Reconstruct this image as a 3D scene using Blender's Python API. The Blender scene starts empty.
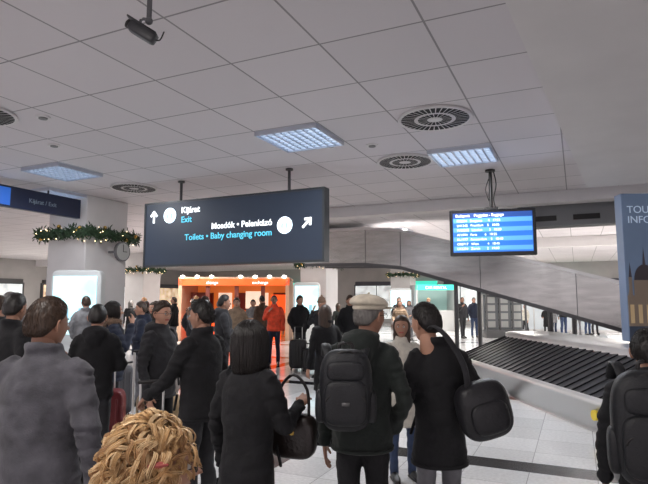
import bpy, math, random
from mathutils import Vector, Matrix, noise
PSI=math.radians(25); CAMZ=1.68
CP,SP=math.cos(PSI),math.sin(PSI)
def W(lat,dep,z=0.0):
    # metres to the right / ahead of the standing point -> hall axes
    return Vector((-SP*dep+CP*lat, CP*dep+SP*lat, z))
sc=bpy.context.scene
sc.view_settings.view_transform='Standard'
col=sc.collection

# ------------------------------------------------------------ materials
MC={}
def mat(name,c,rough=.6,metal=0,em=None,es=0,bump=0,bs=40,var=0,vs=8,sheen=0,stretch=None):
    if name in MC: return MC[name]
    m=bpy.data.materials.new(name); m.use_nodes=True
    nt=m.node_tree; b=nt.nodes['Principled BSDF']
    b.inputs['Base Color'].default_value=(*c,1); b.inputs['Roughness'].default_value=rough
    b.inputs['Metallic'].default_value=metal
    if em: b.inputs['Emission Color'].default_value=(*em,1); b.inputs['Emission Strength'].default_value=es
    tc=nt.nodes.new('ShaderNodeTexCoord'); src=tc.outputs['Object']
    if stretch:
        mp=nt.nodes.new('ShaderNodeMapping'); mp.inputs['Scale'].default_value=stretch
        nt.links.new(src,mp.inputs[0]); src=mp.outputs[0]
    if sheen: b.inputs['Sheen Weight'].default_value=sheen; b.inputs['Sheen Roughness'].default_value=.5
    if bump:
        n=nt.nodes.new('ShaderNodeTexNoise'); n.inputs['Scale'].default_value=bs; n.inputs['Detail'].default_value=4
        nt.links.new(src,n.inputs['Vector'])
        bp=nt.nodes.new('ShaderNodeBump'); bp.inputs['Strength'].default_value=bump; bp.inputs['Distance'].default_value=.01
        nt.links.new(n.outputs[0],bp.inputs['Height']); nt.links.new(bp.outputs[0],b.inputs['Normal'])
    if var:
        n=nt.nodes.new('ShaderNodeTexNoise'); n.inputs['Scale'].default_value=vs; n.inputs['Detail'].default_value=3
        nt.links.new(src,n.inputs['Vector'])
        r=nt.nodes.new('ShaderNodeValToRGB')
        r.color_ramp.elements[0].position=.3; r.color_ramp.elements[1].position=.7
        r.color_ramp.elements[0].color=(*[x*(1-var) for x in c],1); r.color_ramp.elements[1].color=(*[min(1,x*(1+var)) for x in c],1)
        nt.links.new(n.outputs[0],r.inputs[0]); nt.links.new(r.outputs[0],b.inputs['Base Color'])
    MC[name]=m; return m
def cloth(name,c,var=.25,bs=60,rough=.85,sheen=.08): return mat('cloth_'+name,c,rough,bump=.35,bs=bs,var=var,vs=12,sheen=sheen)

def grid_mat(name,base,line,mod,off,lw,rough,band=None,var=.05,speck=0,roughvar=0):
    m=bpy.data.materials.new(name); m.use_nodes=True; nt=m.node_tree; b=nt.nodes['Principled BSDF']
    N=nt.nodes.new; L=nt.links.new
    g=N('ShaderNodeNewGeometry'); s=N('ShaderNodeSeparateXYZ'); L(g.outputs['Position'],s.inputs[0])
    def M(op,a,bb=None,c=None):
        n=N('ShaderNodeMath'); n.operation=op
        for i,x in enumerate((a,bb,c)):
            if x is None: continue
            if isinstance(x,(int,float)): n.inputs[i].default_value=x
            else: L(x,n.inputs[i])
        return n.outputs[0]
    def lines(mod,offx,offy,w):
        o=[]
        for ax,of in((0,offx),(1,offy)):
            t=M('DIVIDE',M('SUBTRACT',s.outputs[ax],of),mod)
            f=M('FRACT',t); d=M('ABSOLUTE',M('SUBTRACT',f,.5))
            o.append(M('GREATER_THAN',d,.5-w/mod/2))
        return M('MAXIMUM',o[0],o[1])
    ln=lines(mod,off[0],off[1],lw)
    cx=M('FLOOR',M('DIVIDE',M('SUBTRACT',s.outputs[0],off[0]),mod)); cy=M('FLOOR',M('DIVIDE',M('SUBTRACT',s.outputs[1],off[1]),mod))
    cb=N('ShaderNodeCombineXYZ'); L(cx,cb.inputs[0]); L(cy,cb.inputs[1])
    wn=N('ShaderNodeTexWhiteNoise'); wn.noise_dimensions='3D'; L(cb.outputs[0],wn.inputs['Vector'])
    k=M('ADD',M('MULTIPLY',wn.outputs['Value'],var*2),1-var)
    if speck:
        ns=N('ShaderNodeTexNoise'); ns.inputs['Scale'].default_value=30; ns.inputs['Detail'].default_value=6; L(g.outputs['Position'],ns.inputs['Vector'])
        k=M('MULTIPLY',k,M('ADD',M('MULTIPLY',ns.outputs[0],speck*2),1-speck))
    sc1=N('ShaderNodeVectorMath'); sc1.operation='SCALE'; sc1.inputs[0].default_value=base; L(k,sc1.inputs['Scale'])
    mx=N('ShaderNodeMixRGB'); L(ln,mx.inputs[0]); L(sc1.outputs[0],mx.inputs[1]); mx.inputs[2].default_value=(*line,1)
    out=mx.outputs[0]
    if band:
        bl=lines(band[0],band[1],band[2],band[3])
        m2=N('ShaderNodeMixRGB'); L(bl,m2.inputs[0]); L(out,m2.inputs[1]); m2.inputs[2].default_value=(*band[4],1); out=m2.outputs[0]
    L(out,b.inputs['Base Color']); b.inputs['Roughness'].default_value=rough
    return m

# ------------------------------------------------------------ mesh builder
def catmull(P,n):
    if n<=1 or len(P)<3: return P
    out=[]
    for i in range(len(P)-1):
        a=P[max(i-1,0)];b=P[i];c=P[i+1];d=P[min(i+2,len(P)-1)]
        for k in range(n):
            t=k/n
            out.append([.5*(2*b[j]+(c[j]-a[j])*t+(2*a[j]-5*b[j]+4*c[j]-d[j])*t*t+(-a[j]+3*b[j]-3*c[j]+d[j])*t**3) for j in range(len(b))])
    out.append(list(P[-1])); return out
class MB:
    def __init__(s): s.v=[];s.f=[];s.m=[]
    def add(s,vs,fs,m=0,M=None):
        o=len(s.v)
        s.v+= [M@Vector(p) for p in vs] if M is not None else [Vector(p) for p in vs]
        s.f+=[tuple(i+o for i in f) for f in fs]; s.m+=[m]*len(fs)
    def merge(s,o,M=None):
        k=len(s.v); s.v+=[M@p if M is not None else p for p in o.v]; s.f+=[tuple(i+k for i in f) for f in o.f]; s.m+=o.m
    def tube(s,pts,rad,m=0,seg=14,ref=(1,0,0),sub=1,cap=True,M=None,flat=False):
        rr=[(r,r) if isinstance(r,(int,float)) else r for r in rad]
        if len(rr)==1: rr=rr*len(pts)
        P=[list(p)+list(r) for p,r in zip(pts,rr)]
        P=catmull(P,sub)
        pts=[Vector(p[:3]) for p in P]; rr=[(max(p[3],1e-4),max(p[4],1e-4)) for p in P]
        if cap and not flat:
            t0=(pts[0]-pts[1]).normalized(); t1=(pts[-1]-pts[-2]).normalized()
            r0=min(rr[0]); r1=min(rr[-1])
            pre=[(pts[0]+t0*r0*.9,.35),(pts[0]+t0*r0*.55,.8)]; post=[(pts[-1]+t1*r1*.55,.8),(pts[-1]+t1*r1*.9,.35)]
            pts=[a for a,_ in pre]+pts+[a for a,_ in post]
            rr=[(rr[0][0]*k,rr[0][1]*k) for _,k in pre]+rr+[(rr[-1][0]*k,rr[-1][1]*k) for _,k in post]
        n=len(pts); vs=[]; ref=Vector(ref)
        for i in range(n):
            t=(pts[min(i+1,n-1)]-pts[max(i-1,0)])
            if t.length<1e-9: t=Vector((0,0,1))
            t.normalize(); a=ref-t*ref.dot(t)
            if a.length<.05: a=t.orthogonal()
            a.normalize(); b=t.cross(a)
            for k in range(seg):
                w=2*math.pi*k/seg; vs.append(pts[i]+a*(rr[i][0]*math.cos(w))+b*(rr[i][1]*math.sin(w)))
        fs=[]
        for i in range(n-1):
            for k in range(seg):
                k2=(k+1)%seg; fs.append((i*seg+k,i*seg+k2,(i+1)*seg+k2,(i+1)*seg+k))
        if cap: fs.append(tuple(range(seg-1,-1,-1))); fs.append(tuple(range((n-1)*seg,n*seg)))
        s.add(vs,fs,m,M)
    def ell(s,c,r,m=0,seg=20,rings=12,e=1.0,M=None,fn=None):
        sp=lambda x:math.copysign(abs(x)**e,x)
        vs=[];fs=[]
        for i in range(rings+1):
            ph=-math.pi/2+math.pi*i/rings
            for k in range(seg):
                w=2*math.pi*k/seg
                x,y,z=sp(math.cos(ph))*sp(math.cos(w)),sp(math.cos(ph))*sp(math.sin(w)),sp(math.sin(ph))
                if fn: vs.append(Vector(fn(x,y,z))+Vector(c))
                else: vs.append((c[0]+x*r[0],c[1]+y*r[1],c[2]+z*r[2]))
        for i in range(rings):
            for k in range(seg):
                k2=(k+1)%seg; fs.append((i*seg+k,i*seg+k2,(i+1)*seg+k2,(i+1)*seg+k))
        s.add(vs,fs,m,M)
    def box(s,a,b,m=0,M=None):
        x0,y0,z0=a;x1,y1,z1=b
        s.add([(x0,y0,z0),(x1,y0,z0),(x1,y1,z0),(x0,y1,z0),(x0,y0,z1),(x1,y0,z1),(x1,y1,z1),(x0,y1,z1)],
              [(0,3,2,1),(4,5,6,7),(0,1,5,4),(1,2,6,5),(2,3,7,6),(3,0,4,7)],m,M)
    def cyl(s,c,r,h,m=0,seg=24,M=None,r2=None):
        s.tube([(c[0],c[1],c[2]),(c[0],c[1],c[2]+h)],[r,r if r2 is None else r2],m,seg,flat=True,M=M)
    def mesh(s,name,mats,smooth=True):
        me=bpy.data.meshes.new(name); me.from_pydata([tuple(p) for p in s.v],[],s.f)
        for x in mats: me.materials.append(x)
        me.polygons.foreach_set('material_index',s.m)
        me.polygons.foreach_set('use_smooth',[smooth]*len(s.f)); me.update(); return me
    def obj(s,name,mats,smooth=False,parent=None,loc=(0,0,0),rz=0,bevel=0,rot=None):
        o=bpy.data.objects.new(name,s.mesh(name,mats,smooth)); col.objects.link(o)
        o.location=loc; o.rotation_euler=rot if rot else (0,0,rz)
        if parent: o.parent=parent
        if bevel:
            b=o.modifiers.new('bevel','BEVEL'); b.width=bevel; b.segments=2; b.limit_method='ANGLE'
        return o
def group(name,loc=(0,0,0),rz=0):
    e=bpy.data.objects.new(name,None); col.objects.link(e); e.location=loc; e.rotation_euler=(0,0,rz); return e
def text(body,name,parent,loc,size,m,rot=(math.pi/2,0,0),align='LEFT',ext=.003,bold=0,space=1):
    c=bpy.data.curves.new(name,'FONT'); c.body=body; c.size=size; c.extrude=ext; c.align_x=align; c.offset=bold; c.space_line=space
    c.materials.append(m); o=bpy.data.objects.new(name,c); col.objects.link(o); o.location=loc; o.rotation_euler=rot; o.parent=parent; return o

def remesh(mb,vox,it=3,wr=0,seed=0,quilt=0):
    me=mb.mesh('tmp',[]); ob=bpy.data.objects.new('tmp',me); col.objects.link(ob)
    r=ob.modifiers.new('r','REMESH'); r.mode='VOXEL'; r.voxel_size=vox
    sm=ob.modifiers.new('s','SMOOTH'); sm.factor=.5; sm.iterations=it
    dg=bpy.context.evaluated_depsgraph_get(); m2=bpy.data.meshes.new_from_object(ob.evaluated_get(dg))
    out=MB()
    for v in m2.vertices:
        p=v.co.copy(); n=v.normal
        if wr:
            q=Vector((p.x*7+seed*3.1,p.y*7,p.z*13)); a=noise.noise(q)
            q2=Vector((p.x*16+p.z*6+seed,p.y*16,p.z*24)); b=noise.noise(q2)
            rg=(1-min(1,abs(a)*3.2)); d=wr*(.9*a-.55*rg+.35*b)
            if abs(p.x)>.2: d+=wr*.5*math.sin(p.z*75+3*a*2)
            p=p+n*d
        if quilt: p=p+n*(quilt*abs(math.sin(p.z*math.pi/.075))-quilt*.4)
        out.v.append(p)
    for pl in m2.polygons: out.f.append(tuple(pl.vertices)); out.m.append(0)
    bpy.data.objects.remove(ob); bpy.data.meshes.remove(me); bpy.data.meshes.remove(m2)
    return out
def sstep(a,b,x):
    t=max(0,min(1,(x-a)/(b-a))); return t*t*(3-2*t)

# ------------------------------------------------------------ hands
def make_hand(curl):
    h=MB()
    h.tube([(0,0,.03),(0,0,0),(0,.002,-.03),(.002,.004,-.06),(.002,.006,-.088)],[(.024,.019),(.027,.018),(.036,.017),(.041,.015),(.038,.012)],seg=14)
    for x,l,r in((-.031,.062,.0078),(-.011,.074,.0086),(.010,.080,.009),(.031,.071,.0088)):
        p=Vector((x,.006,-.082)); ang=curl*.35; pts=[p+Vector((0,-.002,.02)),p]
        for k,f in enumerate((.45,.32,.25)):
            p=p+Vector((x*.04,math.sin(ang)*l*f,-math.cos(ang)*l*f)); pts.append(p); ang+=curl*(.75 if k==0 else .6)
        h.tube(pts,[r*1.1,r*1.1,r,r*.92,r*.78],seg=8)
    h.tube([(.022,.004,-.02),(.040,.012,-.04),(.050,.022+curl*.006,-.064),(.049,.032+curl*.014,-.086)],[.015,.0125,.0105,.0085],seg=8)
    return remesh(h,.0042,2)
HAND={'relax':make_hand(.55),'grip':make_hand(1.35)}

# ------------------------------------------------------------ head
def head_fn(x,y,z):
    k=max(0,-z)
    X=x*.076*(1-.34*k**1.6); 
    Z=z*.118
    Y=y*.097
    if y<0: Y*=(1-.5*sstep(.2,1,k))
    else:
        Y*=.93
        Y+=.010*sstep(.5,1,k)*1
    g=lambda a,b:math.exp(-(a/b)**2)
    if y>0:
        r=0
        if z<.16: r=sstep(.18,-.2,z) if z>-.22 else max(0,1-(-.22-z)/.07)
        Y+=.026*g(x,.14)*r + .006*g(x,.26)*g(z+.2,.08)
        Y-=.010*g(abs(x)-.38,.17)*g(z-.04,.12)
        Y+=.005*g(abs(x)-.3,.3)*g(z-.2,.07)
        Y+=.008*g(x,.3)*g(z+.42,.045)+.008*g(x,.26)*g(z+.54,.05)-.004*g(x,.25)*g(z+.48,.025)
        Y+=.009*g(x,.3)*g(z+.84,.14)
        Y+=.004*g(abs(x)-.5,.2)*g(z+.15,.2)
    return (X,Y,Z)
def add_head(mb,c,yaw,pitch,hair,hi,glasses=False,roll=0,seed=0,hs=1.0):
    M=Matrix.Translation(Vector(c))@Matrix.Rotation(yaw,4,'Z')@Matrix.Rotation(roll,4,'Y')@Matrix.Rotation(pitch,4,'X')@Matrix.Scale(hs,4)
    seg,rings=(56,44) if hi else (28,22)
    h=MB(); h.ell((0,0,0),None,2,seg,rings,fn=head_fn)
    nf=len(h.f)
    for i in range(nf):
        cc=sum((h.v[j] for j in h.f[i]),Vector())/len(h.f[i])
        if cc.y>.06 and abs(cc.x)<.026 and -.066<cc.z<-.046: h.m[i]=5
    for s in(-1,1):
        h.ell((s*.0275,.0745,.006),(.0125,.0125,.0105),6,12,8)
        h.ell((s*.0275,.0855,.006),(.0055,.003,.0055),7,10,6)
        h.tube([(s*.013,.088,.024),(s*.028,.089,.029),(s*.043,.080,.025)],[(.0022,.0035),(.003,.004),(.0015,.003)],7 if hair!='curly' else 3,6)
        E=Matrix.Translation((s*.077,-.008,-.004))@Matrix.Rotation(s*.35,4,'Z')@Matrix.Rotation(-.15,4,'X')
        h.ell((0,0,0),(.007,.018,.030),2,12,10,M=E)
        h.tube([(s*.006,.012,.018),(s*.012,0,.031),(s*.014,-.016,.018),(s*.012,-.014,-.008),(s*.006,-.002,-.028),(s*.002,.008,-.024)],[.0045],2,7,sub=2,M=E)
    h.tube([(0,-.016,-.04),(0,-.022,-.1),(0,-.034,-.19)],[(.052,.055),(.053,.056),(.064,.062)],2,18)
    if glasses:
        for s in(-1,1):
            pts=[(s*.029+.02*math.cos(a),.098,.004+.014*math.sin(a)) for a in [i*math.pi/6 for i in range(13)]]
            h.tube(pts,[.0018],7,5); h.tube([(s*.049,.098,.008),(s*.08,.06,.01),(s*.082,-.01,.006)],[.0016],7,5)
        h.tube([(-.01,.099,.006),(.01,.099,.006)],[.0016],7,5)
    if hair in('short','thin','cap','beanie'):
        th={'short':.017,'thin':.008,'cap':.012,'beanie':.01}[hair]
        def zl_(x,y):
            zl=.52*sstep(.15,.8,y)+ (-.05)*(1-sstep(-.1,.15,y)) -.5*sstep(0,-.7,y)+ .12*sstep(-.1,.2,y)*(1-sstep(.15,.8,y))
            if hair=='thin': zl+=.1*sstep(.3,.8,y)
            return zl
        def hf(x,y,z):
            X,Y,Z=head_fn(x,min(y,.999),z); zl=zl_(x,y)
            t=sstep(zl,zl+.22,z)
            n=Vector((x,y,z)).normalized()
            nz=noise.noise(Vector((x*14+seed,y*5,z*5)))*.5+noise.noise(Vector((x*30,y*9+seed,z*9)))*.35
            off=-.012+t*(th+.012+.006*nz)+ (.008*sstep(.5,1,z) if hair=='short' else 0)
            return (X+n.x*off,Y+n.y*off,Z+n.z*off)
        h.ell((0,0,0),None,3,seg,rings,fn=hf)
        if hi:
            R=random.Random(seed+77)
            cr=Vector((0,-.35,.9)).normalized()
            for i in range(1500):
                n=Vector((R.gauss(0,1),R.gauss(0,1),R.gauss(0,1))).normalized()
                zl=zl_(n.x,n.y)
                if n.z<zl+.03 or (hair in('cap','beanie') and n.z>.45): continue
                tg=(n-cr*n.dot(cr)*1.0); tg=(tg-n*tg.dot(n))
                if tg.length<.05: tg=n.orthogonal()
                tg=(tg.normalized()+Vector((R.gauss(0,.25),R.gauss(0,.25),R.gauss(0,.25)))).normalized()
                L=.12+.16*R.random() if hair=='short' else .10
                pts=[]
                for k in range(4):
                    q=(n+tg*(L*k/3)).normalized(); p=Vector(hf(q.x,q.y,q.z))+q*(.001+.0025*k/3*(1 if hair=='short' else .5)); pts.append(p)
                h.tube(pts,[.0016,.0017,.0013,.0004],3,4,cap=False)
    if hair in('bob','long','pony'):
        low={'bob':-.17,'long':-.30,'pony':-.1}[hair]
        def hf(x,y,z):
            w=math.atan2(x,y)
            nz=noise.noise(Vector((math.sin(w)*9+seed,math.cos(w)*9,z*1.2)))*.5+noise.noise(Vector((math.sin(w)*26,math.cos(w)*26,z*1.5+seed)))*.4
            X=x*.096; Y=y*.108-.012; Z=z*.136
            if z<0:
                c0=math.sqrt(max(0,1-z*z)); k=(max(c0,.001)); wd=1 if hair!='pony' else (1-.3*-z)
                f=min(1/k,1.0/max(k,.35))*(.98-.2*(-z)**3)*wd
                X*=f;Y=y*.108*f-.012; Z=z*abs(low)
            rr=1+.055*nz; X*=rr; Y*=rr
            face=sstep(.1,.5,Y/.1)*(1-sstep(.04,.075,Z))
            X*=(1-.3*face); Y=Y*(1-face)+min(Y,.02)*face
            return (X,Y,Z)
        h.ell((0,0,0),None,3,seg+20,rings+4,fn=hf)
        if hi:
            R=random.Random(seed)
            for i in range(700):
                w=R.uniform(.9,2*math.pi-.9); zt=R.uniform(.4,.98); wob=R.uniform(-.12,.12); out_=R.uniform(.985,1.05)
                pts=[]
                for k in range(7):
                    t=k/6; zz=zt*(1-t)+(-1.02+R.uniform(0,.1))*t; w2=w+wob*t
                    c0=math.sqrt(max(0,1-zz*zz)) if zz>0 else 1-.16*(-zz)**3
                    rx=.099*c0*out_+.001; ry=.111*c0*out_+.001
                    pts.append((math.sin(w2)*rx,math.cos(w2)*ry-.012,zz*.138 if zz>0 else zz*abs(low)))
                h.tube(pts,[.0022,.0024,.0024,.0022,.002,.0016,.0006],3,4)
        if hair=='pony': h.tube([(0,-.1,.03),(0,-.14,0),(0,-.15,-.08),(0,-.13,-.18)],[.02,.03,.032,.008],3,12,sub=3)
    if hair=='curly':
        def surf(n):
            nz=noise.noise(Vector((n.x*2.6+3,n.y*2.6,n.z*2.6)))+.5*noise.noise(Vector((n.x*6,n.y*6,n.z*6+2)))
            r=1+.13*nz; side=1+.10*sstep(.3,-.5,n.z)
            return Vector((n.x*.094*r*side,n.y*.100*r*side-.014,n.z*.120*r+.002))
        def hf(x,y,z):
            p=surf(Vector((x,y,z)))*.95
            face=sstep(.15,.55,y)*(1-sstep(.25,.5,z))
            return (p.x*(1-.3*face),p.y*(1-face)+.02*face,p.z)
        h.ell((0,0,0),None,8,seg,rings,fn=hf)
        R=random.Random(9)
        crown=Vector((0,-.25,.97)).normalized()
        for i in range(340):
            while True:
                n=Vector((R.gauss(0,1),R.gauss(0,1),R.gauss(0,1))).normalized()
                if not(n.y>.35 and n.z<.40) and n.z>-.75: break
            flow=(n-crown*n.dot(crown)); flow=flow-n*flow.dot(n)
            if flow.length<.1: flow=n.orthogonal()
            flow=(flow.normalized()+n.cross(flow.normalized())*R.gauss(0,.6)).normalized()
            sidev=n.cross(flow).normalized()
            amp=R.uniform(.013,.024); ln=R.uniform(.07,.13); tn=R.uniform(1.1,1.9); ph=R.uniform(0,6.28); lift=R.uniform(.004,.020)
            tone=R.random(); ns=R.randint(7,11)
            for sd in range(ns):
                off=(sd/(ns-1)-.5)*.011; jit=R.gauss(0,.0008); mm=3 if tone<.45 else (9 if tone<.75 else 8)
                if R.random()<.25: mm=R.choice((3,9))
                pts=[];rad=[]
                for k in range(19):
                    t=k/18; w=ph+t*tn*6.28
                    q=(n+flow*(ln*(t-.4)/.1)).normalized(); base=surf(q)
                    env=.4+.6*math.sin(math.pi*min(1,t*.9+.1))
                    a_=amp*env
                    pts.append(base+q*(lift+a_*.7*math.sin(w)+.006*t)+sidev*(a_*math.cos(w)+off*.5)+flow*(off*.8)+Vector((jit,jit,-jit)))
                    rad.append(.00125*(1.15-.7*t))
                h.tube(pts,rad,mm,3,cap=False)
        # small red hair clip pinned over the ear, outside the curls
        h.ell((.118,.0,.045),(.009,.024,.010),5,14,8,M=None); h.tube([(.124,-.02,.045),(.126,.02,.047)],[.004],5,6)
    if hair=='cap':
        def cf(x,y,z):
            r=1+.03*noise.noise(Vector((x*4,y*4,z*4)))
            return (x*.106*r,y*.125*r-.008,(z*.058 if z>0 else z*.03)*r+.076+.012*(-y))
        h.ell((0,0,0),None,8,seg,rings,fn=cf)
        h.tube([(.088*math.cos(a),.1*math.sin(a)-.006,.056) for a in [i*math.pi/12 for i in range(25)]],[(.014,.006)],8,8,ref=(0,0,1))
        h.ell((0,.125,.05),(.07,.05,.008),8,20,8)
        h.ell((0,-.008,.140),(.01,.01,.006),8,10,6)
    if hair=='beanie':
        def cf(x,y,z):
            return (x*.09,y*.108-.005,(z*.14 if z>0 else z*.02)+.01)
        h.ell((0,0,.02),None,8,seg,rings,fn=cf)
        h.tube([(.088*math.cos(a),.106*math.sin(a)-.005,.04) for a in [i*math.pi/12 for i in range(25)]],[(.024,.009)],8,8,ref=(0,0,1))
        h.ell((0,-.005,.175),(.026,.026,.026),8,12,8)
    mb.merge(h,M)

# ------------------------------------------------------------ person
ARM={'hang':((.255,-.02,1.13),(.265,.05,.88)),'bent':((.265,-.05,1.14),(.2,.17,1.10)),'pocket':((.285,-.07,1.15),(.215,.06,.96)),
     'face':((.27,.10,1.18),(.12,.2,1.44)),'reach':((.25,.12,1.14),(.24,.33,1.0)),'fold':((.26,.05,1.13),(.02,.2,1.15)),'strap':((.27,.03,1.14),(.14,.15,1.32)),
     'loose':((.285,-.06,1.14),(.31,-.02,.89))}
def person(h=1.75,hem=.84,bulk=1.0,aL='hang',aR='hang',yaw=0,pitch=0,hair='short',hi=False,seed=0,quilt=0,hood=False,collar=True,
           stride=0,stance=.11,female=False,glasses=False,fur=False,grip=(False,False),belt=False,headdx=0,wx=1.0,hs=1.0):
    vox=.0115 if hi else .021
    out=MB()
    t=MB(); t.ell((0,0,.94),(.155,.115,.13),seg=20)
    for s in(-1,1):
        ay=s*stride; x0=s*.088; x1=s*stance
        lg=1 if not female else .9
        t.tube([(x0,0,.95),(x0*1.05,ay*.2,.78),((x0+x1)/2,ay*.4+.015,.5),(x1,ay*.75-.012,.32),(x1,ay,.06)],
               [(.096*lg,.1*lg),(.088*lg,.092*lg),(.066*lg,.068*lg),(.062*lg,.064*lg),(.058*lg,.062*lg)],seg=16,sub=3)
    o=remesh(t,vox,3,.006,seed+5); o.m=[1]*len(o.f); out.merge(o)
    for s in(-1,1):
        x1=s*stance; ay=s*stride
        sh=MB()
        sh.tube([(x1,ay-.06,.05),(x1,ay-.01,.055),(x1+s*.01,ay+.07,.045),(x1+s*.018,ay+.14,.036),(x1+s*.02,ay+.185,.03)],
               [(.033,.045),(.038,.052),(.043,.040),(.044,.030),(.028,.020)],4,14,sub=2)
        sh.tube([(x1,ay-.07,.012),(x1+s*.01,ay+.07,.012),(x1+s*.02,ay+.19,.012)],[(.036,.012),(.046,.012),(.034,.012)],7,12,sub=3)
        sh.tube([(x1,ay-.01,.05),(x1,ay-.005,.14)],[.045,.046],4,12)
        for p in sh.v: p.z=max(0,p.z)
        out.merge(sh)
    b=bulk; c=MB(); wf=.93 if female else 1
    rings=[(hem,.195*(1.08 if hem<.7 else 1),.145),(hem+.08,.195,.145)]
    if hem<.8: rings.append((.88,.198*wf,.15))
    rings+=[(1.05,.178*wf,.132),(1.2,.195*wf,.142),(1.33,.2*wf,.138),(1.41,.165*wf,.115),(1.47,.105*wf,.085),(1.52,.07,.072)]
    c.tube([(0,-.01+.01*sstep(.9,1.2,z),z) for z,_,_ in rings],[(rx*b,ry*b) for _,rx,ry in rings],seg=28,sub=3,flat=True)
    for s,a,g in((-1,aL,grip[0]),(1,aR,grip[1])):
        e,w=ARM[a] if isinstance(a,str) else a
        e=Vector((e[0]*s,e[1],e[2])); w=Vector((w[0]*s,w[1],w[2])); shd=Vector((s*.172*wf,-.005,1.39))
        c.tube([(s*.09,0,1.40),shd,(shd+e)/2+Vector((s*.012,0,0)),e,(e+w)/2,w],[.075*b,.074*b,.063*b,.055*b,.049*b,.043*b],seg=16,sub=3)
        d=(w-e).normalized(); z=-d
        pv=Vector((-s,.15,0)) if abs(d.z)>.6 else Vector((-s*.3,0,-.6)) 
        if a=='face': pv=Vector((-s*.5,-.6,0))
        y=(pv-z*pv.dot(z)).normalized(); x=y.cross(z)
        if s<0: x=-x
        if a!='pocket':
            R=Matrix((x,y,z)).transposed().to_4x4()
            hm=HAND['grip' if g else 'relax']; hh=MB(); hh.v=list(hm.v); hh.f=hm.f; hh.m=[2]*len(hm.f)
            out.merge(hh,Matrix.Translation(w+d*.025)@R@Matrix.Scale(.98,4))
        c.tube([w-d*.03,w+d*.012],[.047*b,.047*b],seg=14,flat=True)
    if collar:
        c.tube([(.075*math.cos(a),.075*math.sin(a)-.018,1.515+.012*-math.sin(a)) for a in [i*math.pi/8 for i in range(17)]],[(.03,.018)],seg=8,ref=(0,0,1))
    if hood:
        c.ell((0,-.085,1.475),(.135,.075,.085)); c.ell((0,-.13,1.43),(.09,.05,.09))
        c.tube([(.105*math.cos(a),.09*math.sin(a)-.045,1.505) for a in [i*math.pi/8 for i in range(17)]],[.03],seg=8)
    o=remesh(c,vox,4 if hi else 3,.0085*(1 if not quilt else .4),seed,quilt); out.merge(o)
    if hi:
        out.tube([(.2*b*math.cos(a),.15*b*math.sin(a)-.01,hem+.012) for a in [i*math.pi/16 for i in range(33)]],[(.012,.004)],0,6,ref=(0,0,1))
        for s in(-1,1): out.tube([(s*.12,.13*b,1.0),(s*.17,.11*b,.9)],[(.012,.01)],0,6)
    if belt: out.tube([(.186*b*math.cos(a),.14*b*math.sin(a),1.06) for a in [i*math.pi/16 for i in range(33)]],[(.022,.008)],0,6,ref=(0,0,1))
    if fur:
        R=random.Random(seed)
        for i in range(700 if hi else 250):
            a=R.uniform(0,6.28); ph=R.uniform(0,6.28); rr=.035
            p=Vector(((.1+rr*math.cos(ph))*math.cos(a),(.1+rr*math.cos(ph))*math.sin(a)-.04,1.50+rr*math.sin(ph)))
            d=Vector((math.cos(ph)*math.cos(a),math.cos(ph)*math.sin(a),math.sin(ph)-.3))+Vector((R.uniform(-.4,.4),R.uniform(-.4,.4),R.uniform(-.4,.4)))
            out.tube([p-d*.015,p+d*.03],[.005,.0008],8,4,cap=False)
        out.tube([(.1*math.cos(a),.1*math.sin(a)-.04,1.50) for a in [i*math.pi/8 for i in range(17)]],[.032],8,8)
    if wx!=1:
        for p in out.v: p.x*=wx
    hz=1.75-.118*hs-.008
    add_head(out,(headdx,.012,hz),yaw,pitch,hair,hi,glasses,0,seed,hs)
    k=h/1.75
    for i,p in enumerate(out.v): out.v[i]=Vector((p.x*(k*.5+.5),p.y*(k*.5+.5),p.z*k))
    return out
SK=mat('skin',(.52,.28,.19),.5,bump=.1,bs=120,var=.08); SK2=mat('skin_tan',(.40,.21,.14),.5,bump=.1,bs=120,var=.08)
LIP=mat('lips',(.40,.08,.07),.4); EYE=mat('eye_white',(.7,.68,.65),.2); DK=mat('dark_detail',(.012,.01,.01),.4)
def hairm(n,c): return mat('hair_'+n,c,.42,bump=.4,bs=90,var=.4,vs=60,stretch=(1,1,.15))
HB=hairm('black',(.012,.009,.008)); HBr=hairm('brown',(.045,.025,.015)); HG=hairm('grey',(.16,.15,.14)); HBl=mat('hair_blond',(.64,.39,.17),.5,var=.25,vs=25); HBl2=mat('hair_blond_light',(.84,.60,.33),.5,var=.2,vs=25); HBd=mat('hair_blond_root',(.42,.23,.10),.6,var=.3,vs=25)
SHO=mat('shoe_leather',(.015,.013,.012),.4,bump=.2,bs=80)
def mats9(coat,tr,hair=HB,skin=SK,extra=None,hair2=None): return [coat,tr,skin,hair,SHO,LIP,EYE,DK,extra or coat,hair2 or hair]
def put(name,mb,mats,lat,dep,face):
    return mb.obj(name,mats,True,loc=W(lat,dep),rz=PSI+math.radians(face))
BLK=cloth('black',(.006,.006,.008),sheen=.015); BLK2=cloth('charcoal',(.020,.020,.024)); NVY=cloth('navy',(.012,.018,.04)); GRY=cloth('grey_wool',(.078,.076,.090),.3,140,sheen=.12); LGR=cloth('light_grey',(.20,.20,.21))
JEAN=cloth('denim',(.03,.05,.11)); GJ=cloth('grey_jeans',(.15,.15,.165)); OLV=cloth('dark_olive',(.011,.016,.014)); BEI=cloth('beige',(.30,.21,.14)); WHT=cloth('cream',(.6,.57,.5)); BRN=cloth('brown',(.09,.05,.03)); RED=cloth('red',(.3,.03,.03)); ORG=cloth('orange_vest',(.85,.08,.03)); FUR=cloth('fur_trim',(.3,.2,.14)); BLU=cloth('blue',(.03,.07,.2)); NYL=mat('nylon_black',(.008,.009,.012),.5,bump=.3,bs=150,var=.2)
CAPM=cloth('cap_cream',(.62,.56,.45))

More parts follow.
